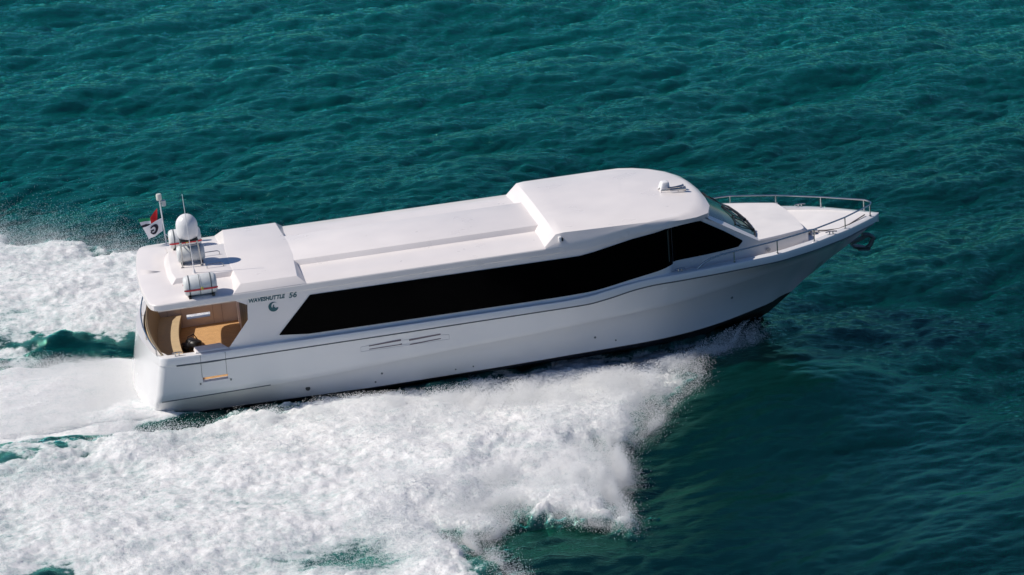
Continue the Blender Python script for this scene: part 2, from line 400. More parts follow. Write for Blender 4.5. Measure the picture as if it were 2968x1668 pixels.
# raised panel on the roof: narrow aft, wide amidships, long narrow strip forward
def poly(pts, z): return [(x, -y, z) for x, y in pts] + [(x, y, z) for x, y in pts[::-1]]
m = MB()
m.frustum(poly([(1.475, .5), (1.53, 1.0), (2.765, 1.02)], 2.765), poly([(1.585, .5), (1.635, .95), (2.83, .96)], 2.895))
m.build('roof_step', GEL, boat, ang=20, bevel=.012)
m = MB()
m.frustum(poly([(2.70, .4), (2.735, 1.0), (2.70, 2.048), (4.215, 2.048), (4.19, .4)], 2.752), poly([(2.80, .4), (2.83, 1.0), (2.885, 1.905), (4.05, 1.91), (4.14, .4)], 2.9))
m.build('roof_hatch_housing', GEL, boat, ang=20, bevel=.005)
m = MB()
m.frustum(poly([(4.1, .95), (9.45, .95)], 2.768), poly([(4.1, .865), (9.45, .865)], 2.898))
m.build('roof_spine', GEL, boat, ang=20, bevel=.012)

# ---- wheelhouse roof
m = MB()
EZ = [(9.2, 2.74), (9.67, 2.752), (10.1, 2.768), (10.4, 2.81), (10.69, 2.87), (11.05, 2.93), (11.42, 2.968)]
xs = [9.24, 9.5, 9.67, 9.9, 10.1, 10.4, 10.69, 11.05, 11.42]
bott = []; crea = []; edge = []; in1 = []; in2 = []; cen = []
for x in xs:
    k = min(1, max(0, (x - 9.24) / .28))
    ez = ip(x, EZ)
    zt = 2.755 + (3.02 - 2.755) * k
    ey = 1.985 - .015 * k if x < 9.6 else ip(x, [(9.6, 1.97), (10.6, 2.01), (11.42, 2.04)])
    zt = max(ez + .004, zt) - (.01 * max(0, x - 9.6))
    bott.append((x, -2.058, 2.62 if x < 10 else ip(x, ZT) - .05)); crea.append((x, -2.058, ez))
    edge.append((x, -ey, zt)); in1.append((x, -ey + .05, zt + .012 * k)); in2.append((x, -1.1, zt + .05 * k)); cen.append((x, 0, zt + .065 * k))
T = [(11.85, 1.96), (12.16, 1.82), (12.42, 1.60), (12.64, 1.28), (12.80, .93), (12.91, .5), (12.94, 0)]
L_ = [(11.86, 2.055, 2.955), (12.2, 2.02, 2.93), (12.58, 1.88, 2.90), (12.90, 1.62, 2.87), (13.07, 1.15, 2.88), (13.13, .6, 2.89), (13.15, 0, 2.90)]
Bt = [(11.86, 2.055, 2.80), (12.2, 2.0, 2.82), (12.58, 1.80, 2.78), (12.93, 1.52, 2.69), (13.07, 1.1, 2.72), (13.11, .6, 2.755), (13.12, 0, 2.77)]
for (tx, ty), l, b in zip(T, L_, Bt):
    bott.append((b[0], -b[1], b[2])); crea.append((l[0], -l[1], l[2])); edge.append((tx, -ty, 2.998))
    in1.append((tx + (11.4 - tx) * .05, -ty * .95, 3.012)); in2.append((tx + (11.4 - tx) * .5, -ty * .5, 3.05)); cen.append((11.42 if ty else 11.42, 0, 3.062))
def lerp(a, b, t, dz=0): return tuple(a[i] + (b[i] - a[i]) * t + (dz if i == 2 else 0) for i in range(3))
n0 = len(xs)
e1 = [lerp(c, e, .35, .0 if i < n0 else .022) for i, (c, e) in enumerate(zip(crea, edge))]
e2 = [lerp(c, e, .72, .0 if i < n0 else .026) for i, (c, e) in enumerate(zip(crea, edge))]
e1[n0 - 1] = lerp(crea[n0 - 1], edge[n0 - 1], .35, .006); e2[n0 - 1] = lerp(crea[n0 - 1], edge[n0 - 1], .72, .006)
und = [(p[0] - (.10 if p[0] > 11.9 else 0), p[1] * .93, p[2]) for p in bott]
m.rings([und, bott, crea, e1, e2, edge, in1, in2, cen]); m.mirror()
wr = m.build('wheelhouse_roof', GEL, boat, ang=38)

# ---- lettering and emblem on the near quarter (both sides)
def text_obj(body, size, loc, shear, mat, name, parent, sx=1.0):
    cu = bpy.data.curves.new('t', 'FONT'); cu.body = body; cu.size = size; cu.shear = shear; cu.extrude = .002; cu.offset = .00355
    to = bpy.data.objects.new('t', cu); COL.objects.link(to)
    dg = bpy.context.evaluated_depsgraph_get(); me = bpy.data.meshes.new_from_object(to.evaluated_get(dg))
    w = max(v.co.x for v in me.vertices)
    bpy.data.objects.remove(to); me.name = name
    k = (sx / w)
    me.transform(Matrix(((k, 0, 0, 0), (0, 0, -1, 0), (0, 1, 0, 0), (0, 0, 0, 1))))
    me.materials.clear(); me.materials.append(mat)
    o = bpy.data.objects.new(name, me); COL.objects.link(o); o.parent = parent; o.location = loc
    return o
text_obj('WAVESHUTTLE', .115, (2.985, -2.050, 2.512), .25, LETTER, 'name_lettering', boat, .765)
text_obj('56', .155, (3.815, -2.050, 2.495), .25, LETTER, 'name_lettering', boat, .175)
def emblem(c, r, mat, parent, name):
    m = MB(); out = []; inn = []
    for k in range(25):
        a = R(35 + k * 300 / 24)
        out.append((c[0] + r * math.cos(a), c[1], c[2] + r * math.sin(a)))
        inn.append((c[0] + r * .28 + r * .66 * math.cos(a), c[1], c[2] + r * .18 + r * .66 * math.sin(a)))
    m.rings([out, inn])
    cr = [(c[0] - .25 * r, c[1], c[2] - .15 * r), (c[0] + .0 * r, c[1], c[2] + .45 * r), (c[0] + .22 * r, c[1], c[2] + .35 * r), (c[0] + .05 * r, c[1], c[2] + .12 * r), (c[0] + .35 * r, c[1], c[2] - .28 * r), (c[0] + .95 * r, c[1], c[2] - .2 * r), (c[0] + .7 * r, c[1], c[2] - .55 * r), (c[0] - .1 * r, c[1], c[2] - .5 * r)]
    m.add([(p[0], p[1] - .001, p[2]) for p in cr], [tuple(range(8))])
    return m.build(name, mat, parent, smooth=False)
emblem((3.485, -2.051, 2.355), .105, LETTER, boat, 'hull_emblem')

# ---- hull side details
def hy(x, z):    # half breadth of the topsides at height z
    r = upper_levels(x)
    return float(np.interp(z, [p[2] for p in r], [-p[1] for p in r]))
def slit(x0, x1, a0, a1, b0, b1):
    m = MB()
    for (xa, za, zb), (xb, zc, zd) in [((x0, a0, a1), (x1, b0, b1))]:
        m.add([(xa, -hy(xa, za) - .006, za), (xb, -hy(xb, zc) - .006, zc), (xb, -hy(xb, zd) - .006, zd), (xa, -hy(xa, zb) - .006, zb)], [(0, 1, 2, 3)])
    m.mirror(); m.build('engine_vent', VENT, boat, smooth=False)
slit(5.34, 6.02, 1.212, 1.235, 1.232, 1.272); slit(5.345, 6.0, 1.140, 1.156, 1.140, 1.158); slit(5.97, 6.03, 1.14, 1.156, 1.14, 1.175)
slit(6.19, 6.86, 1.20, 1.24, 1.232, 1.262); slit(6.2, 6.86, 1.105, 1.128, 1.135, 1.155)
for a, b in [((5.165, 1.224), (5.345, 1.234)), ((5.165, 1.224), (5.165, 1.118)), ((5.165, 1.118), (6.1, 1.105)), ((6.1, 1.105), (7.04, 1.10)), ((7.04, 1.10), (7.035, 1.205)), ((6.86, 1.225), (7.035, 1.205)), ((6.02, 1.24), (6.19, 1.23)), ((6.02, 1.14), (6.2, 1.13))]:
    MB().tube([(a[0], -hy(*a) - .002, a[1]), (b[0], -hy(*b) - .002, b[1])], .0045, 5).mirror().build('vent_recess', GREYCAP, boat)
for (x, z, r_) in [(5.567, .524, .022), (5.423, .33, .02), (7.142, .325, .016), (7.523, .33, .016), (10.198, .55, .024), (10.663, .384, .018), (13.388, .80, .03), (4.0, .42, .05)]:
    m = MB().lathe((x, -hy(x, z) - .004, z), [(0, -.01), (r_, -.008), (r_, .012), (0, .012)], 16, 'y').mirror()
    m.build('drain_outlet', GREYRUB if r_ < .04 else RUBBER, boat)
# boarding gate seams, slot under the gate
def seam(x, z0, z1):
    pts = [(x + (1.6 - z) * -.03, -hy(x, z) - (.0 if z < 1.41 else .016), z) for z in np.linspace(z0, z1, 8)]
    return pts
for a in (1.875, 2.385): MB().tube(seam(a, 1.07, 1.57), .0045, 5).mirror().build('gate_seam', RUBBER, boat)
for a in (1.795, 2.42): MB().box(a, a + .03, -hy(a, .94) - .012, -hy(a, .94) + .01, .915, .955).mirror().build('gate_hinge', GREYRUB, boat, smooth=False)

# ---- cockpit: inner liners, settee, bulkhead
m = MB()
for a in [(1.2, 1.865, .78, 1.595), (2.385, 3.1, .78, 1.595), (1.865, 2.385, .78, .958), (1.865, 2.385, 1.066, 1.595)]:
    m.add([(a[0], -1.93, a[2]), (a[1], -1.93, a[2]), (a[1], -1.93, a[3]), (a[0], -1.93, a[3])], [(0, 1, 2, 3)])
m.mirror(); m.build('cockpit_liner', PINKW, boat, smooth=False)
m = MB(); m.box(1.15, 2.9, -2.0, 2.0, 2.575, 2.597); m.build('cockpit_headliner', PINKW, boat, smooth=False)
# far quarter: the port side wall seen through the opening
m = MB(); m.box(2.98, 3.06, -1.93, 1.93, .78, 2.6); bk = m.build('aft_bulkhead', PINKW, boat, smooth=False)
for y0, y1 in ((-1.2, -.35), (-.3, .55)):
    MB().box(2.955, 2.98, y0, y1, .84, 2.45).build('saloon_door', BLACK, bk, smooth=False)
MB().box(2.95, 2.979, -1.86, -1.30, .95, 2.45).build('door_post', WOODD, bk, smooth=False)
SEAM = pmat('seam_brown', (.35, .27, .24), .6)
for x in (1.45, 1.75, 2.45, 2.65): MB().box(x, x + .006, 1.922, 1.932, .8, 1.58).build('panel_seam', SEAM, boat, smooth=False)
def settee(prof, name, mat, y0=-1.88, y1=1.88, n=17, ang=40):
    m = MB(); rs = []
    for k in range(n):
        y = y0 + (y1 - y0) * k / (n - 1)
        dx = .19 * (abs(y) / 1.95) ** 2
        rs.append([(x + dx, y, z) for x, z in prof])
    m.rings(rs, closed=True, cap=True); return m.build(name, mat, boat, ang=ang, bevel=0)
settee([(1.10, .78), (1.54, .78), (1.54, 1.02), (1.10, 1.02)], 'settee_base', pmat('seat_front', (.30, .21, .12), .7))
cush = settee([(1.06, 1.022), (1.575, 1.022), (1.59, 1.05), (1.59, 1.085), (1.575, 1.105), (1.06, 1.11)], 'seat_cushion', TAN)
bkc = settee([(.93, 1.112), (1.12, 1.112), (1.08, 1.25), (1.0, 1.57), (.975, 1.60), (.93, 1.60), (.91, 1.57)], 'backrest', TAN)
m = MB().tube([(.94 + .19 * (abs(y) / 1.95) ** 2, y, 1.612) for y in np.linspace(-1.88, 1.88, 17)], .02, 8)
pp = m.build('backrest_piping', TANP, bkc)
# stern grab rail
pts = [(.84 + .19 * (abs(y) / 1.95) ** 2, y, 1.73) for y in np.linspace(-1.85, 1.85, 15)]
m = MB().tube([(pts[0][0], pts[0][1], 1.6)] + pts + [(pts[-1][0], pts[-1][1], 1.6)], .016, 8)
for i in (4, 7, 10): m.tube([(pts[i][0], pts[i][1], 1.6), pts[i]], .012, 6)
m.build('stern_rail', STEEL, boat)
# open gate leaf lying on the gunwale and cleats
m = MB(); m.frustum([(1.78, -2.07, 1.602), (2.5, -2.07, 1.602), (2.36, -1.84, 1.602), (1.76, -1.84, 1.602)], [(1.80, -2.05, 1.635), (2.44, -2.04, 1.64), (2.32, -1.86, 1.69), (1.79, -1.86, 1.68)])
m.build('boarding_gate', GEL, boat, bevel=.012)
def cleat(x, y, z, l=.13):
    m = MB().tube([(x - l, y, z + .062), (x - l * .4, y, z + .075), (x + l * .4, y, z + .075), (x + l, y, z + .062)], .014, 8)
    m.tube([(x - .04, y, z), (x - .035, y, z + .07)], .014, 8).tube([(x + .04, y, z), (x + .035, y, z + .07)], .014, 8)
    m.build('mooring_cleat', STEEL, boat)
for sy in (-1, 1):
    cleat(1.42, sy * 2.03, 1.60, .10); cleat(15.79, sy * 1.08, 1.79); cleat(12.12, sy * 1.97, 1.775, .11)

# ---- bow rail
def rail_h(x): return ip(x, [(12.5, .0), (12.62, .09), (12.8, .17), (13.0, .215), (13.34, .24), (14.35, .285), (15.3, .275), (16.2, .26), (17.2, .25)])
def ry(x): return ip(x, [(12.4, 1.97), (13.34, 1.90), (14.35, 1.75), (15.31, 1.35), (16.2, .82), (17.0, .20), (17.06, .10), (17.08, 0)])
xs = [12.5, 12.56, 12.62, 12.7, 12.8, 12.9, 13.05, 13.34, 13.8, 14.35, 14.8, 15.31, 15.75, 16.2, 16.6, 17.0, 17.06, 17.08]
near = [(x, -smooth_ip(x, [(q, ry(q)) for q in xs], .1) if x < 16.9 else -ry(x), 1.785 + rail_h(x)) for x in xs]
m = MB().tube(near + [(x, -y, z) for x, y, z in near[:-1][::-1]], .017, 10)
br = m.build('bow_rail', STEEL, boat)
for sx in (13.34, 14.35, 15.31, 16.2, 17.0):
    for sy in (-1, 1):
        y = sy * ry(sx)
        MB().tube([(sx, y, 1.77), (sx, y, 1.785 + rail_h(sx))], .014, 8).lathe((sx, y, 1.785), [(.0, 0), (.03, 0), (.03, .012), (0, .014)], 12).build('stanchion', STEEL, br)
# windlass, chain and bow fittings
m = MB().lathe((15.48, -.72, 1.70), [(.0, 0), (.07, 0), (.07, .05), (.05, .09), (.055, .14), (.0, .15)], 16).box(15.38, 15.62, -.70, -.55, 1.70, 1.80)
m.build('windlass', STEEL, boat)
m = MB().tube([(15.55, -.66, 1.79), (15.8, -.69, 1.77), (16.1, -.66, 1.75), (16.4, -.5, 1.76), (16.9, -.12, 1.80)], .014, 6); m.build('anchor_chain', pmat('chain_steel', (.28, .25, .22), .5, metal=.7, noise=.3), boat)
m = MB().box(16.55, 17.0, -.16, .16, 1.70, 1.725); m.build('anchor_locker_lid', GEL, boat, bevel=.01)
# anchor hung at the stem
m = MB()
m.frustum([(16.60, -.05, 1.10), (16.60, .05, 1.10), (17.0, .05, 1.24), (17.0, -.05, 1.24)], [(16.60, -.05, 1.16), (16.60, .05, 1.16), (17.0, .05, 1.31), (17.0, -.05, 1.31)])
m.tube([(16.86, 0, 1.30), (17.02, 0, 1.27), (17.12, 0, 1.19), (17.05, 0, 1.03), (16.93, 0, .95)], .055, 8)
m.frustum([(16.62, -.16, 1.05), (16.62, .16, 1.05), (16.80, .05, .99), (16.80, -.05, .99)], [(16.66, -.14, 1.08), (16.66, .14, 1.08), (17.02, .06, .99), (17.02, -.06, .99)])
m.frustum([(16.72, -.12, .98), (16.72, .12, .98), (16.98, .10, .93), (16.98, -.10, .93)], [(16.72, -.12, 1.01), (16.72, .12, 1.01), (17.03, .10, .97), (17.03, -.10, .97)])
m.build('anchor', pmat('galvanised_steel', (.10, .12, .13), .5, metal=.5, noise=.2), boat)

# ---- gear on the roof: dome mast, whip aerial, horn, camera, masthead light pole
mast = MB()
DX, DY = 2.035, -.12
for sx in (-.2, .2):
    for sy in (-.2, .2):
        mast.tube([(DX + sx * 1.02, DY + sy, 2.895), (DX + sx * .85, DY + sy * .85, 3.45)], .015, 8)
        mast.box(DX + sx * 1.02 - .03, DX + sx * 1.02 + .03, DY + sy - .03, DY + sy + .03, 2.894, 2.906)
for sx in (-.18, .18): mast.tube([(DX + sx, DY - .18, 3.36), (DX + sx, DY + .18, 3.36)], .01, 6)
for sy in (-.18, .18): mast.tube([(DX - .18, DY + sy, 3.36), (DX + .18, DY + sy, 3.36)], .01, 6)
mo = mast.build('dome_mast', STEEL, boat)
MB().box(DX - .19, DX + .19, DY - .19, DY + .19, 3.44, 3.47).build('mast_plate', BLACK, mo, smooth=False)
prof = [(.0, 3.53), (.18, 3.53), (.205, 3.57), (.222, 3.61), (.229, 3.67), (.228, 3.80)] + [(.228 * math.cos(R(a)), 3.80 + .245 * math.sin(R(a))) for a in (12, 24, 36, 48, 60, 72, 82, 90)]
MB().lathe((DX, DY, -.05), prof, 32).build('satellite_dome', WHITEP, mo, ang=50)
MB().tube([(2.04, -.77, 2.895), (2.035, -.77, 3.05), (2.0, -.77, 4.62)], [.012, .011, .005], 8).lathe((2.04, -.77, 2.895), [(0, 0), (.03, 0), (.03, .03), (.012, .09), (0, .09)], 12).build('whip_aerial', WHITEP, boat)
# low hoop rails beside the mast
for y in (.25, -.58):
    m = MB().tube([(2.32, y, 2.895), (2.33, y, 2.96), (2.37, y, 2.98), (2.62, y, 2.98), (2.66, y, 2.96), (2.67, y, 2.895)], .010, 6)
    m.build('roof_hoop', STEEL, boat)
m = MB().tube([(1.64, 1.95, 2.76), (1.62, 1.95, 3.76)], .014, 8).tube([(1.63, 1.95, 3.0), (1.85, 1.78, 2.8)], .009, 6)
m.box(1.60, 1.70, 1.945, 1.955, 3.70, 3.72)
pole = m.build('light_pole', WHITEP, boat)
MB().lathe((1.615, 1.95, 3.76), [(0, 0), (.055, 0), (.06, .02), (.06, .12), (.05, .14), (0, .14)], 14).build('masthead_light', pmat('lamp_housing', (.62, .64, .58), .4), pole)
MB().lathe((1.70, 1.95, 3.62), [(0, 0), (.05, 0), (.05, .12), (0, .12)], 14).build('stern_light', pmat('lamp_housing_grey', (.45, .50, .50), .4), pole)
# twin trumpet horn with open scanner bracket on the wheelhouse roof
HX, HY, HZ = 12.36, -.10, 3.045
m = MB().tube([(HX - .12, HY - .22, HZ), (HX - .12, HY - .22, HZ + .05), (HX + .25, HY - .24, HZ + .055), (HX + .25, HY - .24, HZ - .02)], .010, 6)
m.tube([(HX - .12, HY + .05, HZ), (HX - .12, HY - .05, HZ + .05), (HX + .2, HY - .1, HZ + .05)], .010, 6)
for yy in (-.30, -.14): m.tube([(HX + .05, HY + yy, HZ + .055), (HX + .22, HY + yy, HZ + .055), (HX + .36, HY + yy, HZ + .045), (HX + .40, HY + yy, HZ + .045)], [.018, .02, .045, .06], 12)
m.build('air_horn', STEEL, boat)
m = MB().frustum([(HX - .12, HY - .12, HZ - .01), (HX + .12, HY - .12, HZ - .01), (HX + .12, HY + .14, HZ - .01), (HX - .12, HY + .14, HZ - .01)], [(HX - .06, HY - .08, HZ + .18), (HX + .10, HY - .08, HZ + .18), (HX + .10, HY + .10, HZ + .18), (HX - .06, HY + .10, HZ + .18)])
m.build('searchlight', WHITEP, boat, bevel=.035)
m = MB().box(9.545, 9.60, -2.06, -1.99, 2.85, 2.955); c_ = m.build('side_camera', WHITEP, boat, bevel=.008)
MB().box(9.60, 9.635, -2.055, -1.995, 2.86, 2.925).build('camera_lens', BLACK, c_, smooth=False)

# ------------------------------------------------------------------ things carried by the boat
def raft(name, label, loc, band, sc=1.0):
    t = thing(name, label, 'life raft', 'life raft canisters on the aft roof')
    on_boat(t, loc); t.scale = (sc * 1.02, sc, sc)
    prof = [(0, -.36), (.16, -.355), (.205, -.33), (.225, -.29), (.225, -.01), (.233, -.008), (.233, .008), (.225, .01), (.225, .29), (.205, .33), (.16, .355), (0, .36)]
    MB().lathe((0, 0, .245), prof, 32, 'x').build('canister', RAFTW, t, ang=40)
    for x in (-.24, -.01, .23):
        MB().lathe((x, 0, .245), [(.226, -.012), (.231, -.012), (.231, .012), (.226, .012)], 32, 'x').build('strap', GREYRUB, t)
    if band:
        rs = []
        for x in np.linspace(-.362, .362, 13):
            rr_ = .232 if abs(x) < .3 else .232 - (abs(x) - .3) * .35
            rs.append([(x, -(rr_ + .004) * math.cos(a), .245 - (rr_ + .004) * math.sin(a)) for a in (R(6), R(16))])
        m = MB().rings(rs); m.mirror(); m.build('red_band', RED, t)
        MB().box(.0, .05, -.245, -.225, .19, .25).build('release_tag', YEL, t, bevel=.006)
    for x in (-.25, .25): MB().box(x - .03, x + .03, -.2, .2, .0, .05).build('cradle', BLACK, t, smooth=False)
    return t
raft('life_raft', 'white life raft canister with red band on the near roof edge', (2.075, -1.825, 2.76), True, .93)
raft('life_raft', 'plain white life raft canister under the satellite dome', (2.05, -.02, 2.905), False, .80)
raft('life_raft', 'white life raft canister with red band beyond the satellite dome', (2.03, 1.38, 2.78), True, .95)

def cloth(name, label, pts_fn, nu, nv, matfn, cat='flag'):
    t = thing(name, label, cat)
    return t
def flag(label, corners, mats, partnames, wave, emb=None):
    """corners: hoist top, hoist bottom, fly bottom, fly top in the boat frame"""
    t = thing('flag', label, 'flag'); o0 = Vector(corners[0]); on_boat(t, o0)
    a, b, c, d_ = [Vector(p) - o0 for p in corners]
    def P(u, v):
        p = a * (1 - u) * (1 - v) + b * (1 - u) * v + c * u * v + d_ * u * (1 - v)
        w = wave * math.sin(u * 7 + v * 1.5) * (.3 + .7 * u)
        return p + Vector((.3 * w, w, .25 * w))
    for (u0, u1, v0, v1, mat, nm) in mats:
        m = MB(); m.rings([[P(u0 + (u1 - u0) * i / 12, v0 + (v1 - v0) * j / 6) for j in range(7)] for i in range(13)])
        m.build(nm, mat, t, ang=80)
    if emb:
        m = MB(); o = []; q = []
        for k in range(22):
            an = R(50 + k * 300 / 21)
            o.append(P(.48 + .24 * math.cos(an), .5 - .34 * math.sin(an)) + Vector((0, -.012, .002)))
            q.append(P(.52 + .13 * math.cos(an), .48 - .2 * math.sin(an)) + Vector((0, -.012, .002)))
        m.rings([o, q]); m.rings([[P(.48, .45) + Vector((0, -.012, 0)), P(.48, .56) + Vector((0, -.012, 0))], [P(.66, .42) + Vector((0, -.012, 0)), P(.66, .56) + Vector((0, -.012, 0))]])
        m.build('emblem', FLAGK, t)
    return t
flag('white flag with dark curled emblem on the light pole', [(1.62, 1.93, 3.36), (1.60, 1.93, 3.06), (1.27, 1.84, 2.93), (1.17, 1.82, 3.22)], [(0, 1, 0, 1, FLAGW, 'flag_cloth')], None, .035, True)
t = thing('flag', 'red, green, white and black national flag behind the white flag', 'flag'); FO = Vector((1.55, 2.0, 3.57)); on_boat(t, FO)
def col3(top, bot, n=4): return [tuple(Vector(top).lerp(Vector(bot), k / (n - 1)) - FO) for k in range(n)]
c0 = col3((1.55, 2.0, 3.57), (1.51, 2.0, 3.24)); c1 = col3((1.46, 2.04, 3.47), (1.44, 2.04, 3.22)); c2 = col3((1.37, 1.98, 3.38), (1.38, 1.98, 3.18)); c3 = col3((1.25, 2.04, 3.37), (1.27, 2.04, 3.17)); c4 = col3((1.11, 1.97, 3.39), (1.18, 1.97, 3.16))
MB().rings([c0, c1, c2]).build('red_panel', FLAGR, t, ang=80)
for k, (mt, nm) in enumerate([(FLAGG, 'green_stripe'), (FLAGW, 'white_stripe'), (FLAGK, 'black_stripe')]):
    MB().rings([[c[k], c[k + 1]] for c in (c2, c3, c4)]).build(nm, mt, t, ang=80)
# bag on the cockpit sole
t = thing('duffel_bag', 'black crumpled bag lying on the teak cockpit floor', 'bag'); on_boat(t, (1.86, .55, .78))
import bmesh
def lump(sx, sy, sz, seed, loc, name, mat, par):
    bm = bmesh.new(); bmesh.ops.create_icosphere(bm, subdivisions=4, radius=1)
    r_ = random.Random(seed); ph = [(r_.uniform(2, 7), r_.uniform(2, 7), r_.uniform(2, 7), r_.uniform(0, 6)) for _ in range(8)]
    for v in bm.verts:
        c = v.co.copy(); k = 1 + sum(.05 * math.sin(a * c.x + b * c.y + d2 * c.z + e) for a, b, d2, e in ph)
        v.co = Vector((c.x * sx * k, c.y * sy * k, max(-.3, c.z) * sz * k)) + Vector(loc)
    me = bpy.data.meshes.new(name); bm.to_mesh(me); bm.free(); me.polygons.foreach_set('use_smooth', [True] * len(me.polygons)); me.materials.append(mat)
    o = bpy.data.objects.new(name, me); COL.objects.link(o); o.parent = par
lump(.2, .26, .11, 3, (0, .1, .05), 'bag_body', BLACK, t); lump(.1, .13, .1, 5, (-.13, -.1, .04), 'side_pocket', BLACK, t)
MB().tube([(-.12, .0, .12), (-.08, .02, .26), (.05, .08, .28), (.12, .12, .14)], .012, 6).build('handle', BLACK, t)

# ------------------------------------------------------------------ noise fields for water and foam
def field(n, L, lo, hi, seed, slope=-2.0):
    """periodic gaussian field on an n x n grid covering L metres, wavelengths hi..lo"""
    r_ = np.random.default_rng(seed)
    w = np.fft.fft2(r_.standard_normal((n, n)))
    k = np.hypot(*np.meshgrid(np.fft.fftfreq(n, L / n), np.fft.fftfreq(n, L / n), indexing='ij'))
    k[0, 0] = 1e9
    a = np.where((k > 1 / hi) & (k < 1 / lo), k ** (slope / 2 - .5), 0)
    f = np.real(np.fft.ifft2(w * a)); return f / f.std()
def samp(f, L, x, y):
    n = f.shape[0]; u = (x / L * n) % n; v = (y / L * n) % n
    i = np.floor(u).astype(int); j = np.floor(v).astype(int); a = u - i; b = v - j
    i %= n; j %= n; i2 = (i + 1) % n; j2 = (j + 1) % n
    return (f[i, j] * (1 - a) + f[i2, j] * a) * (1 - b) + (f[i, j2] * (1 - a) + f[i2, j2] * a) * b
F_big = field(512, 64, 1.2, 8, 1); F_mid = field(1024, 40, .3, 2.0, 2); F_fin = field(1024, 24, .08, .6, 3, -1.0)
# wind sea
NO, LO = 1024, 64.0
kx, ky = np.meshgrid(2 * np.pi * np.fft.fftfreq(NO, LO / NO), 2 * np.pi * np.fft.fftfreq(NO, LO / NO), indexing='ij')
kk = np.hypot(kx, ky); kk[0, 0] = 1e9
wd = R(-62); wdx, wdy = math.cos(wd), math.sin(wd); Lp = 1.75
cosf = (kx * wdx + ky * wdy) / kk
S = np.exp(-1 / (kk * Lp) ** 2) / kk ** 4 * (np.abs(cosf) ** 5 + .06) * (1 + (kk * .24) ** 1.05) * np.exp(-(kk * .022) ** 2)
amp = np.sqrt(S); amp[0, 0] = 0
W = np.fft.fft2(np.random.default_rng(21).standard_normal((NO, NO))) * amp
H = np.real(np.fft.ifft2(W)); sc = 0.142 / H.std(); H *= sc
DXf = np.real(np.fft.ifft2(1j * kx / kk * W)) * sc; DYf = np.real(np.fft.ifft2(1j * ky / kk * W)) * sc

# ------------------------------------------------------------------ wake: foam cover and heights
NEAR = [(14.5, .35), (13.9, .95), (13.5, 1.4), (13.2, 1.15), (12.9, 1.8), (12.5, 1.95), (12.15, 1.75), (11.8, 2.3), (12.1, 3.0), (11.9, 3.4), (11.2, 4.1), (10.6, 5.0), (9.9, 5.7), (9.3, 5.85), (9.3, 6.8), (9.25, 7.6), (8.7, 7.55), (8.85, 8.4), (8.75, 9.7), (8.0, 9.15), (7.3, 8.6), (6.9, 8.7), (6.3, 9.5), (5.7, 9.5), (5.9, 10.3), (6.2, 11.3), (6.4, 12.3), (5.6, 13.2), (3, 13), (1, 12.2), (-.6, 11.0), (-1.5, 10.4), (-2.4, 9.9), (-5, 11.5), (-9, 15), (-14, 20), (-14, 5.6), (-2.4, 3.62), (0, 3.2), (2.0, 2.7), (3.4, 2.2), (5.2, 1.7), (9, 1.2), (13, .2)]
FAR = [(14.3, .2), (13, 1.8), (9, 4), (5, 6.2), (1.1, 8.2), (0, 9.2), (-2.3, 10.6), (-14, 17), (-14, 3.4), (-2.3, 2.6), (.7, 2.75), (3, 1.9), (5.2, 1.6), (9, 1.2), (13, .2)]
WASH = [(1.2, -1.95), (1.9, -1.98), (1.0, -2.25), (-.4, -2.75), (-2.4, -3.3), (-14, -4.4), (-14, 1.4), (-2.4, 1.25), (-.5, 1.75), (.66, 1.95), (1.2, 1.95)]
def sdf(P, x, y):
    P = np.array(P, float); d2 = np.full(x.shape, 1e9); ins = np.zeros(x.shape, bool)
    for i in range(len(P)):
        a = P[i]; b = P[(i + 1) % len(P)]; e = b - a
        t = np.clip(((x - a[0]) * e[0] + (y - a[1]) * e[1]) / (e @ e + 1e-12), 0, 1)
        d2 = np.minimum(d2, (x - a[0] - t * e[0]) ** 2 + (y - a[1] - t * e[1]) ** 2)
        c = ((a[1] > y) != (b[1] > y)) & (x < (b[0] - a[0]) * (y - a[1]) / (b[1] - a[1] + 1e-12) + a[0]); ins ^= c
    return np.where(ins, np.sqrt(d2), -np.sqrt(d2))
def sm(a, b, x): t = np.clip((x - a) / (b - a), 0, 1); return t * t * (3 - 2 * t)
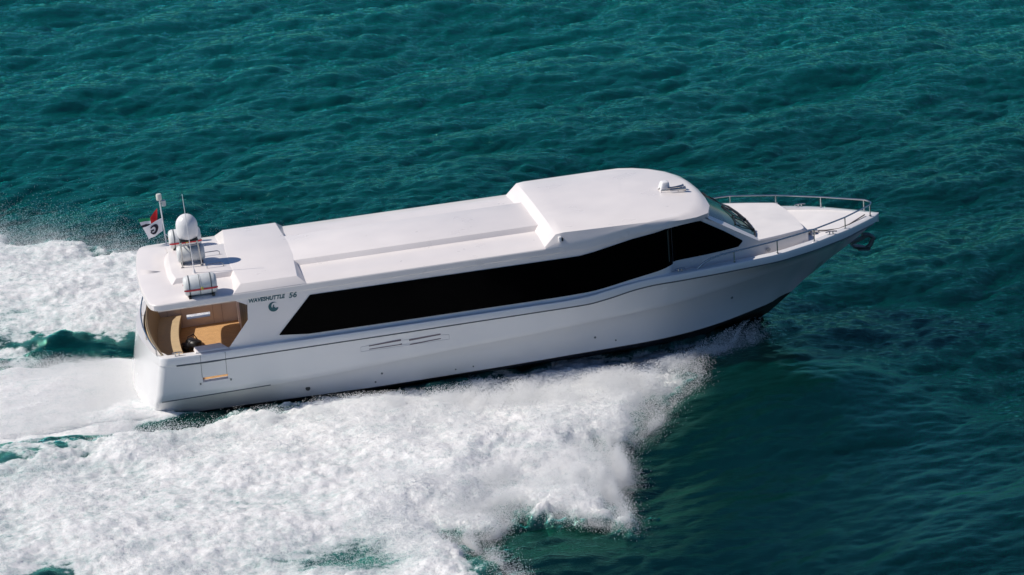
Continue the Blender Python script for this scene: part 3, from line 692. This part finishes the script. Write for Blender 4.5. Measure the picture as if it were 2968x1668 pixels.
def wake(x, y):
    """foam cover 0..1 and height of the churned water"""
    near = y < 0; d = np.abs(y)
    n1 = samp(F_big, 64, x, y); n2 = samp(F_mid, 40, x, y); n3 = samp(F_fin, 24, x, y)
    sd = np.where(near, sdf(NEAR, x, d), sdf(FAR, x, d)) + .16 * n2 + .06 * n3 + .15 * n1
    sd = sd - .4 * sm(8.0, 11.5, x) * near
    body = sm(-.45, .55, sd)
    age = sm(9, -6, x)                                # older foam breaks up
    thin = sm(5.5, 10.0, d) * sm(5, -1, x) * near
    thin = np.exp(-((x - 3.7) / 1.2) ** 2 - ((d - 10.0) / .9) ** 2) * near
    body *= 1 - .18 * age - .45 * thin - .09 * sm(.3, 1.6, samp(F_mid, 40, x * .37 + 9, y * .5)) - .07 * sm(0, 1.4, -n1) * sm(12, 8, x)
    sw = sdf(WASH, x, y) + .05 * n2
    wash = sm(-.12, .22, sw) * (1 - .25 * sm(-.4, 1.2, samp(F_mid, 40, x * .25, y * .9)) * sm(-.8, 1.2, y))
    # streaky patches in the trough on the port quarter
    tr = sm(-1, 1, n2 + .6 * n1) * sm(.6, -2.5, x) * (np.abs(y) < 4) * (x < 1) * (y > 0) * .75
    tn = sm(-1.2, 1, n2 + .8 * n3) * sm(1.2, -1.0, x) * (d < 4.4) * near * .62
    cov = np.maximum(np.maximum(body, wash * .97), np.maximum(tr, tn * sm(2.0, 2.6, d)))
    crest = np.exp(-((d - (1.9 + .72 * np.clip(12.5 - x, 0, 9))) / 1.5) ** 2) * sm(13.5, 11, x) * sm(2, 8, x)
    inner = np.exp(-((d - (3.1 + .24 * np.clip(3 - x, 0, 20))) / .55) ** 2) * sm(9, 5, x)
    hh = body * (.10 + .26 * crest * near + .12 * inner + .18 * sm(2, 6, d) * sm(13, 9, x)) \
        + body * (.046 * n1 * (1 - .5 * sm(6, 10, x)) + .009 * n2 + .017 * n3) * sm(0, .6, body)
    roost = np.exp(-(y / 1.3) ** 2) * sm(1.3, -1.5, x) * .16
    hh += wash * (.05 + .012 * n2 + roost) - .12 * np.exp(-((d - 2.55) / .35) ** 2) * sm(3, 1, x) * sm(-9, -3, x)
    return cov, hh, n1, n2, n3

# ------------------------------------------------------------------ sea surface
def axis(a, b, step, lo, hi, g):
    c = list(np.arange(a, b, step)); s_ = step; q = c[-1]
    while q < hi: s_ *= g; q += s_; c.append(q)
    s_ = step; q = c[0]; pre = []
    while q > lo: s_ *= g; q -= s_; pre.append(q)
    return np.array(pre[::-1] + c)
AX = axis(-6, 36, .055, -4000, 4000, 1.09)
AY = axis(-15, 14, .055, -4000, 42, 1.006)
AY = AY[AY <= 44]; s_ = AY[-1] - AY[-2]; q = AY[-1]; ext = []
while q < 6000: s_ *= 1.09; q += s_; ext.append(q)
AY = np.array(list(AY) + ext)
lo_ = []; s_ = .055; q = -15
while q > -4000: s_ *= 1.09; q -= s_; lo_.append(q)
AY = np.array(lo_[::-1] + list(AY[AY >= -15]))
X, Y = np.meshgrid(AX, AY, indexing='ij')
nx, ny = X.shape
dist = np.maximum(np.maximum(np.maximum(-8 - X, X - 38), Y - 60), -17 - Y)
fade = sm(60, 5, np.clip(dist, 0, 1e9))
h = samp(H, LO, X, Y); dx = samp(DXf, LO, X, Y); dy = samp(DYf, LO, X, Y)
cov = np.zeros(X.shape); hh = np.zeros(X.shape)
reg = (X > -16) & (X < 16) & (Y > -24) & (Y < 20)
c_, h_, *_n = wake(X[reg], Y[reg]); 
edge_f = sm(-14, -11, X[reg])
cov[reg] = c_ * edge_f; hh[reg] = h_ * edge_f
calm = 1 - .55 * sm(.1, .8, cov)
# bow mound pushed ahead of the stem on the near side
mound = .48 * sm(-8.5, -2.5, Y - (X - 13) * .15) * np.exp(-((X - 13.8) / 3.4) ** 2) * sm(6, 0, Y)
slick = np.exp(-((X - 13.5) / 4.2) ** 2 - ((Y + 6.0) / 4.6) ** 2) + .5 * np.exp(-((X - 13) / 9.0) ** 2 - ((Y + 12.0) / 5.0) ** 2)
slick = np.clip(slick, 0, .85)
calm = calm * (1 - .75 * slick)
Z = h * fade * calm + hh + mound * (1 - sm(.2, .8, cov))
XX = X - .9 * dx * fade * calm; YY = Y - .9 * dy * fade * calm
co = np.stack([XX, YY, Z], -1).reshape(-1, 3).astype(np.float32)
idx = np.arange(nx * ny).reshape(nx, ny)
q = np.stack([idx[:-1, :-1], idx[1:, :-1], idx[1:, 1:], idx[:-1, 1:]], -1).reshape(-1, 4)
me = bpy.data.meshes.new('sea')
me.vertices.add(len(co)); me.vertices.foreach_set('co', co.ravel())
me.loops.add(q.size); me.loops.foreach_set('vertex_index', q.ravel().astype(np.int32))
me.polygons.add(len(q)); me.polygons.foreach_set('loop_start', (np.arange(len(q)) * 4).astype(np.int32))
me.polygons.foreach_set('use_smooth', np.ones(len(q), bool))
me.update(calc_edges=True)
at = me.attributes.new('foam', 'FLOAT', 'POINT'); at.data.foreach_set('value', cov.ravel().astype(np.float32))
at = me.attributes.new('slick', 'FLOAT', 'POINT'); at.data.foreach_set('value', slick.ravel().astype(np.float32))
sea = bpy.data.objects.new('sea', me); COL.objects.link(sea); sea['kind'] = 'structure'

def sea_mat():
    m = bpy.data.materials.new('sea_water'); m.use_nodes = True; nt = m.node_tree; N = nt.nodes; L = nt.links
    b = N['Principled BSDF']; tc = N.new('ShaderNodeTexCoord'); out = N['Material Output']
    b.inputs['Roughness'].default_value = .07; b.inputs['IOR'].default_value = 1.33; b.inputs['Specular IOR Level'].default_value = 0
    b.inputs['Subsurface Weight'].default_value = 1; b.inputs['Subsurface Radius'].default_value = (.3, 1, 1); b.inputs['Subsurface Scale'].default_value = .6
    def noise(sc, det, vec=None, rough=.55):
        n = N.new('ShaderNodeTexNoise'); n.inputs['Scale'].default_value = sc; n.inputs['Detail'].default_value = det; n.inputs['Roughness'].default_value = rough
        L.new(vec or tc.outputs['Object'], n.inputs['Vector']); return n
    def mr(src, a, b_, c, d_):
        r = N.new('ShaderNodeMapRange'); r.interpolation_type = 'SMOOTHSTEP'
        for i, v in enumerate((a, b_, c, d_)): r.inputs[i + 1].default_value = v
        L.new(src, r.inputs[0]); return r.outputs[0]
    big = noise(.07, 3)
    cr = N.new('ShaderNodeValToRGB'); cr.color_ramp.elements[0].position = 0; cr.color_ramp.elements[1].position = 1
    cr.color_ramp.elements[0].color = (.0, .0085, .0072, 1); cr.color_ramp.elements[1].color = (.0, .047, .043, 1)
    # sky reflection painted into the base colour: paler far out, darker right and near
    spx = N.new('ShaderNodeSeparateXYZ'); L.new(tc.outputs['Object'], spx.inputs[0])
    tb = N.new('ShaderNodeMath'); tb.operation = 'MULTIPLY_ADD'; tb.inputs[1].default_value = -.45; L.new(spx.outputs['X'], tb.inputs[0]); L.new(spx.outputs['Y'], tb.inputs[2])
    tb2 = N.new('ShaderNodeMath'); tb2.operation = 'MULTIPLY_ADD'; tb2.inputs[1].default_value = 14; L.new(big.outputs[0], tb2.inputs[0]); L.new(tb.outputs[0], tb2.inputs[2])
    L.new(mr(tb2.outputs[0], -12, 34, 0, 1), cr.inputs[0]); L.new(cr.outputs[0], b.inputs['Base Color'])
    mp = N.new('ShaderNodeMapping'); mp.inputs['Rotation'].default_value = (0, 0, R(-28)); mp.inputs['Scale'].default_value = (.5, 1.35, 1)
    L.new(tc.outputs['Object'], mp.inputs[0])
    n1 = noise(3.2, 8, mp.outputs[0], .70); n1.inputs['Distortion'].default_value = .9
    bp = N.new('ShaderNodeBump'); bp.inputs['Distance'].default_value = .062
    sa = N.new('ShaderNodeAttribute'); sa.attribute_name = 'slick'; gust = noise(.13, 2)
    gm = N.new('ShaderNodeMath'); gm.operation = 'MULTIPLY'; L.new(mr(sa.outputs['Fac'], 0, .85, 1, .25), gm.inputs[0]); L.new(mr(gust.outputs[0], .3, .7, .6, 1.0), gm.inputs[1])
    L.new(gm.outputs[0], bp.inputs['Strength'])
    L.new(n1.outputs[0], bp.inputs['Height']); L.new(bp.outputs[0], b.inputs['Normal'])
    # the mirror part of the surface, by Fresnel
    gl = N.new('ShaderNodeBsdfGlossy'); gl.inputs['Color'].default_value = (.38, 1, .79, 1); gl.inputs['Roughness'].default_value = .07
    L.new(bp.outputs[0], gl.inputs['Normal'])
    fr = N.new('ShaderNodeFresnel'); fr.inputs['IOR'].default_value = 1.78; L.new(bp.outputs[0], fr.inputs['Normal'])
    wm = N.new('ShaderNodeMixShader'); L.new(fr.outputs[0], wm.inputs[0]); L.new(b.outputs[0], wm.inputs[1]); L.new(gl.outputs[0], wm.inputs[2])
    # foam
    f = N.new('ShaderNodeBsdfPrincipled'); f.inputs['Roughness'].default_value = .8; f.inputs['Specular IOR Level'].default_value = .15
    at = N.new('ShaderNodeAttribute'); at.attribute_name = 'foam'
    fm = N.new('ShaderNodeMapping'); fm.inputs['Rotation'].default_value = (0, 0, R(-40)); fm.inputs['Scale'].default_value = (.55, 1.25, 1); L.new(tc.outputs['Object'], fm.inputs[0])
    fa = noise(2.6, 10, fm.outputs[0], .72); fa.inputs['Distortion'].default_value = .5; fb = noise(9, 6, None, .7)
    # lacy structure: attribute minus noise threshold
    ad = N.new('ShaderNodeMath'); ad.operation = 'MULTIPLY_ADD'; ad.inputs[1].default_value = .62
    L.new(fa.outputs[0], ad.inputs[0])
    ad2 = N.new('ShaderNodeMath'); ad2.operation = 'MULTIPLY'; ad2.inputs[1].default_value = .45
    L.new(fb.outputs[0], ad2.inputs[0]); L.new(ad2.outputs[0], ad.inputs[2])
    th = mr(at.outputs['Fac'], 0, 1, .82, .30)
    su = N.new('ShaderNodeMath'); su.operation = 'SUBTRACT'; L.new(ad.outputs[0], su.inputs[0]); L.new(th, su.inputs[1])
    mk = mr(su.outputs[0], -.02, .11, 0, 1)
    gate = mr(at.outputs['Fac'], .01, .10, 0, 1)
    mu = N.new('ShaderNodeMath'); mu.operation = 'MULTIPLY'; L.new(mk, mu.inputs[0]); L.new(gate, mu.inputs[1])
    # foam tone: aerated pale teal where thin, white where thick
    mixc = N.new('ShaderNodeMix'); mixc.data_type = 'RGBA'
    mixc.inputs[6].default_value = (.50, .62, .61, 1); mixc.inputs[7].default_value = (.955, .95, .94, 1)
    tk = mr(su.outputs[0], .0, .30, 0, 1); L.new(tk, mixc.inputs[0]); gn = noise(16, 5, None, .8); gs = N.new('ShaderNodeVectorMath'); gs.operation = 'SCALE'
    L.new(mixc.outputs[2], gs.inputs[0]); L.new(mr(gn.outputs[0], .34, .56, .84, 1.0), gs.inputs['Scale']); L.new(gs.outputs[0], f.inputs['Base Color'])
    fbp = N.new('ShaderNodeBump'); fbp.inputs['Strength'].default_value = 1.0; fbp.inputs['Distance'].default_value = .032
    fc = noise(13, 7, None, .8); L.new(fc.outputs[0], fbp.inputs['Height']); L.new(fbp.outputs[0], f.inputs['Normal'])
    # aerated water under the foam
    aer = mr(at.outputs['Fac'], .02, .55, 0, 1)
    mixw = N.new('ShaderNodeMix'); mixw.data_type = 'RGBA'; mixw.inputs[7].default_value = (.03, .115, .105, 1)
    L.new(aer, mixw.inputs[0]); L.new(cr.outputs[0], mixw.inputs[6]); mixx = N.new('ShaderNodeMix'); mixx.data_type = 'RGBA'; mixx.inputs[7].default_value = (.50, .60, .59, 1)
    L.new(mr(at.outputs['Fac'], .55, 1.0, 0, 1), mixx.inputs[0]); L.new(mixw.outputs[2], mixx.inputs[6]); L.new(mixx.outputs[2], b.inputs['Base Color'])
    ms = N.new('ShaderNodeMixShader'); L.new(mu.outputs[0], ms.inputs[0]); L.new(wm.outputs[0], ms.inputs[1]); L.new(f.outputs[0], ms.inputs[2])
    L.new(ms.outputs[0], out.inputs['Surface'])
    return m
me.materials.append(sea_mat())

# ------------------------------------------------------------------ spray: droplets as a point cloud
pts = []; rad = []
def put(P, r): pts.append(P.astype(np.float32)); rad.append(r.astype(np.float32))
# 1 bow sheets thrown out and falling aft (both sides)
def sheet(nclump, per, side, xr, vy, vz, vx, seed, tmax=1.0, scale=1.0):
    g = np.random.default_rng(seed)
    for _ in range(nclump):
        x0 = g.uniform(*xr); z0 = .05 + .085 * (x0 - 5) * .9 if x0 > 5 else .1
        y0 = ip(x0, [(5, 1.9), (10, 1.75), (12, 1.5), (13.5, .95), (14.6, .3)])
        v = np.array([-g.uniform(*vx), g.uniform(*vy), g.uniform(*vz)])
        te = (v[2] + math.sqrt(v[2] ** 2 + 19.6 * z0)) / 9.81
        tc_ = te * g.beta(1.6, 1.2) * tmax
        n = int(per * g.uniform(.4, 1.6))
        t = np.clip(tc_ + g.normal(0, .11, n), 0, te * 1.02)
        s_ = (.04 + .22 * t)[:, None] * g.uniform(.5, 1.3) * scale
        P = np.array([x0, y0, z0]) + v * t[:, None] + np.array([0, 0, -4.9]) * (t ** 2)[:, None] + g.normal(0, 1, (n, 3)) * s_ * np.array([1.2, 1, .4])
        P[:, 2] = np.abs(P[:, 2]) + .02
        P[:, 1] *= side
        put(P, g.uniform(.0025, .0068, n))
sheet(900, 700, -1, (7.5, 13.6), (2.4, 6.6), (.2, 2.0), (2.5, 5.5), 31, scale=.75)
sheet(60, 1500, -1, (11.5, 14.3), (1.0, 3.6), (.1, 1.2), (2.0, 4.5), 35, scale=.55)
sheet(110, 500, -1, (11.8, 14.5), (.6, 3.0), (.2, 1.2), (2.0, 5.0), 32, scale=.6)
sheet(300, 420, 1, (6, 14.0), (2.4, 5.6), (.3, 2.0), (4, 8), 33)
# 2 mist hanging over the churned surface, denser near the leading lobes
def mist(n, x0, x1, y0, y1, hmean, seed, thr=.5, pw=1.0, rr_=(.0025, .006)):
    g = np.random.default_rng(seed); x = g.uniform(x0, x1, n); y = g.uniform(y0, y1, n)
    cov, hz, n1, n2, n3 = wake(x, y)
    k = (cov > thr) & (g.uniform(0, 1, n) < np.clip(.45 + .35 * n1 + .2 * n2, 0, 1) ** pw)
    x, y, hz, cov = x[k], y[k], hz[k], cov[k]
    z = hz + g.exponential(1, len(x)) * hmean * np.clip(.6 + .7 * n1[k] + .3 * n2[k], .12, 2.5)
    put(np.stack([x, y, z], 1), g.uniform(*rr_, len(x)))
mist(420000, 4, 12.5, -10.5, -1.6, .16, 41, .35)
mist(260000, -6, 7, -12, -2.6, .07, 42, .45)
mist(200000, -6, 4, 3.0, 12.5, .14, 43, .3)
# spray blowing off the outer crests
def lobes(n, P, sgn, seed, spread=.45, hz=.35, rr_=(.002, .0055)):
    g = np.random.default_rng(seed); P = np.array(P)
    seg = np.diff(P, axis=0); ln = np.hypot(*seg.T); c = np.cumsum(ln) / ln.sum()
    i = np.searchsorted(c, g.uniform(0, 1, n)); t = g.uniform(0, 1, n)
    base = P[i] + seg[i] * t[:, None]
    cl = samp(F_mid, 40, base[:, 0] * 1.7, base[:, 1] * 1.7)
    k = g.uniform(-1.2, 1.6, n) < cl; base = base[k]; m_ = len(base)
    off = g.normal(0, 1, (m_, 2)) * (spread * (.25 + .55 * np.abs(samp(F_big, 64, base[:, 0] * 2.3 + 5, base[:, 1] * 2.3))))[:, None] * (g.uniform(0, 1, m_) ** 1.5)[:, None] * 1.6
    z = np.abs(g.normal(0, hz, m_)) * g.uniform(.1, 1, m_)
    put(np.stack([base[:, 0] + off[:, 0] + .1, sgn * (base[:, 1] + off[:, 1]), z + .03], 1), g.uniform(*rr_, m_))
lobes(360000, NEAR[6:29], -1, 51, .38, .28)
lobes(420000, NEAR[7:18], -1, 54, .6, .30)
lobes(90000, NEAR[0:8], -1, 55, .22, .25)
lobes(420000, FAR[3:8], 1, 52, 1.1, .55, (.0016, .0042))
# puffs and streaks of dense spray: elongated clumps drawn outwards and aft
def puffs(centres, n, L, Wd, Hh, vec, seed, rr_=(.002, .0055)):
    g = np.random.default_rng(seed); vec = np.array(vec) / np.linalg.norm(vec); nrm = np.array([-vec[1], vec[0]])
    for cx_, cy_, cz_ in centres:
        m_ = int(n * g.uniform(.4, 1.5)); k = g.uniform(.6, 1.4)
        a = g.normal(0, L * k, m_); b_ = g.normal(0, Wd * k, m_) * (1 + .5 * np.sin(a * 5 + g.uniform(0, 6)))
        xy = np.array([cx_, cy_]) + a[:, None] * vec + b_[:, None] * nrm
        z = cz_ + g.normal(0, Hh * k, m_) - .12 * np.abs(a) / L
        z += .05 * samp(F_mid, 40, xy[:, 0] * 1.5, xy[:, 1] * 1.5)
        put(np.column_stack([xy, np.abs(z) + .02]), g.uniform(*rr_, m_))
g = np.random.default_rng(71)
cc = []
while len(cc) < 190:
    x_, d_ = g.uniform(5.5, 12.4), g.uniform(2.6, 8.6)
    if sdf(NEAR, np.array([x_]), np.array([d_]))[0] > .25: cc.append((x_, -d_, .12 + .10 * g.uniform() + .12 * (x_ > 8)))
puffs(cc, 3600, .55, .20, .13, (-.62, -.78), 72)
cc = [(x_, -(2.75 + .23 * max(0, 9.5 - x_) ** .5 + g.uniform(-.15, .25)), .22 + .16 * g.uniform()) for x_ in g.uniform(2.6, 11.0, 60)]
puffs(cc, 3600, .30, .17, .12, (-.9, -.45), 73)
cc = [(x_, -(ip(x_, W2) + .30 + .25 * g.uniform()), .30 + .12 * (x_ - 12) * g.uniform()) for x_ in g.uniform(11.3, 13.85, 50)]
puffs(cc, 3600, .36, .085, .13, (-.72, -.60), 74)
# 3 rooster mist from the jets behind the transom
g = np.random.default_rng(61); n = 260000
x = 1.0 - g.gamma(1.6, 1.6, n); y = g.uniform(-2.1, 1.35, n) * (1 + .06 * (1 - x)); w_ = 1 - np.abs(y / 2.4) ** 2
z = .02 + np.abs(g.normal(0, 1, n)) * (.04 + .10 * np.clip(w_, 0, 1)) * sm(1.3, -1.5, x) + .03 * g.uniform(0, 1, n)
k = (x > -12) & ~((x > .75) & (np.abs(y) < 1.8) & (z > .1)); put(np.stack([x, y, z], 1)[k], g.uniform(.0022, .005, k.sum()))
P = np.concatenate(pts); r = np.concatenate(rad)
# drop anything that would sit inside the hull
xb = P[:, 0]; zb = P[:, 2] + DRAFT - .0834 * P[:, 0]
wB = np.interp(xb, [0, 5.4, 8.4, 10, 11.5, 12, 12.84, 13.66, 14.6, 15.17], [1.93, 1.9, 1.82, 1.74, 1.68, 1.59, 1.37, .97, .43, 0])
ins = (np.abs(P[:, 1]) < wB + .03) & (xb > .85) & (xb < 15.1)
# water leaves the chine low and rises only further out
top_ = .16 + .03 * np.clip(xb - 6, 0, 9) + .30 * np.clip(np.abs(P[:, 1]) - 1.9, 0, 2.2) + .10 * np.clip(xb - 11, 0, 3)
ins |= (P[:, 2] > top_ * np.random.default_rng(7).uniform(.85, 1.25, len(P))) & (xb > 1)
sdp = np.where(P[:, 1] < 0, sdf(NEAR, P[:, 0], np.abs(P[:, 1])), 1.0)
ins |= (sdp < -np.abs(np.random.default_rng(8).normal(0, .22, len(P))) - .05) & (P[:, 0] > 1) & (np.abs(P[:, 1]) > 2.2)
ya = np.abs(P[:, 1]); rn = np.random.default_rng(9).uniform(0, 1, len(P))
fl_ = samp(F_mid, 40, P[:, 0] * .8 + P[:, 1] * .5, P[:, 1] * .35)
ins |= (P[:, 0] > 1.2) & (P[:, 0] < 11.5) & (ya < 3.6) & (rn > .12 + .16 * np.clip(fl_, 0, 2) + .8 * sm(2.5, 3.6, ya + .5 * fl_ * .5))
ins |= (P[:, 1] < 0) & (P[:, 0] > 10) & (rn < .62 * sm(10.2, 12.0, P[:, 0] + .35 * fl_) * (P[:, 2] < .6))
P = P[~ins]; r = r[~ins]
print('droplets', len(P))
sm_ = bpy.data.meshes.new('sea_spray'); sm_.vertices.add(len(P)); sm_.vertices.foreach_set('co', P.ravel())
ra = sm_.attributes.new('drop_radius', 'FLOAT', 'POINT'); ra.data.foreach_set('value', r)
spray = bpy.data.objects.new('sea_spray', sm_); COL.objects.link(spray); spray['kind'] = 'stuff'
spray['label'] = 'white spray and mist thrown up along the speeding boat'; spray['category'] = 'spray'
dm = bpy.data.materials.new('spray_droplets'); dm.use_nodes = True; nt = dm.node_tree
b = nt.nodes['Principled BSDF']; b.inputs['Base Color'].default_value = (.945, .945, .94, 1); b.inputs['Roughness'].default_value = .9
tr_ = nt.nodes.new('ShaderNodeBsdfTranslucent'); tr_.inputs[0].default_value = (.92, .93, .93, 1)
mx_ = nt.nodes.new('ShaderNodeMixShader'); mx_.inputs[0].default_value = .45
nt.links.new(b.outputs[0], mx_.inputs[1]); nt.links.new(tr_.outputs[0], mx_.inputs[2]); nt.links.new(mx_.outputs[0], nt.nodes['Material Output'].inputs['Surface'])
ng = bpy.data.node_groups.new('droplets', 'GeometryNodeTree')
ng.interface.new_socket('Geometry', in_out='INPUT', socket_type='NodeSocketGeometry'); ng.interface.new_socket('Geometry', in_out='OUTPUT', socket_type='NodeSocketGeometry')
gi = ng.nodes.new('NodeGroupInput'); go = ng.nodes.new('NodeGroupOutput'); mtp = ng.nodes.new('GeometryNodeMeshToPoints'); sma = ng.nodes.new('GeometryNodeSetMaterial')
na = ng.nodes.new('GeometryNodeInputNamedAttribute'); na.data_type = 'FLOAT'; na.inputs['Name'].default_value = 'drop_radius'
sma.inputs['Material'].default_value = dm
ng.links.new(gi.outputs[0], mtp.inputs[0]); ng.links.new(na.outputs[0], mtp.inputs['Radius']); ng.links.new(mtp.outputs[0], sma.inputs[0]); ng.links.new(sma.outputs[0], go.inputs[0])
sm_.materials.append(dm)
md = spray.modifiers.new('droplets', 'NODES'); md.node_group = ng
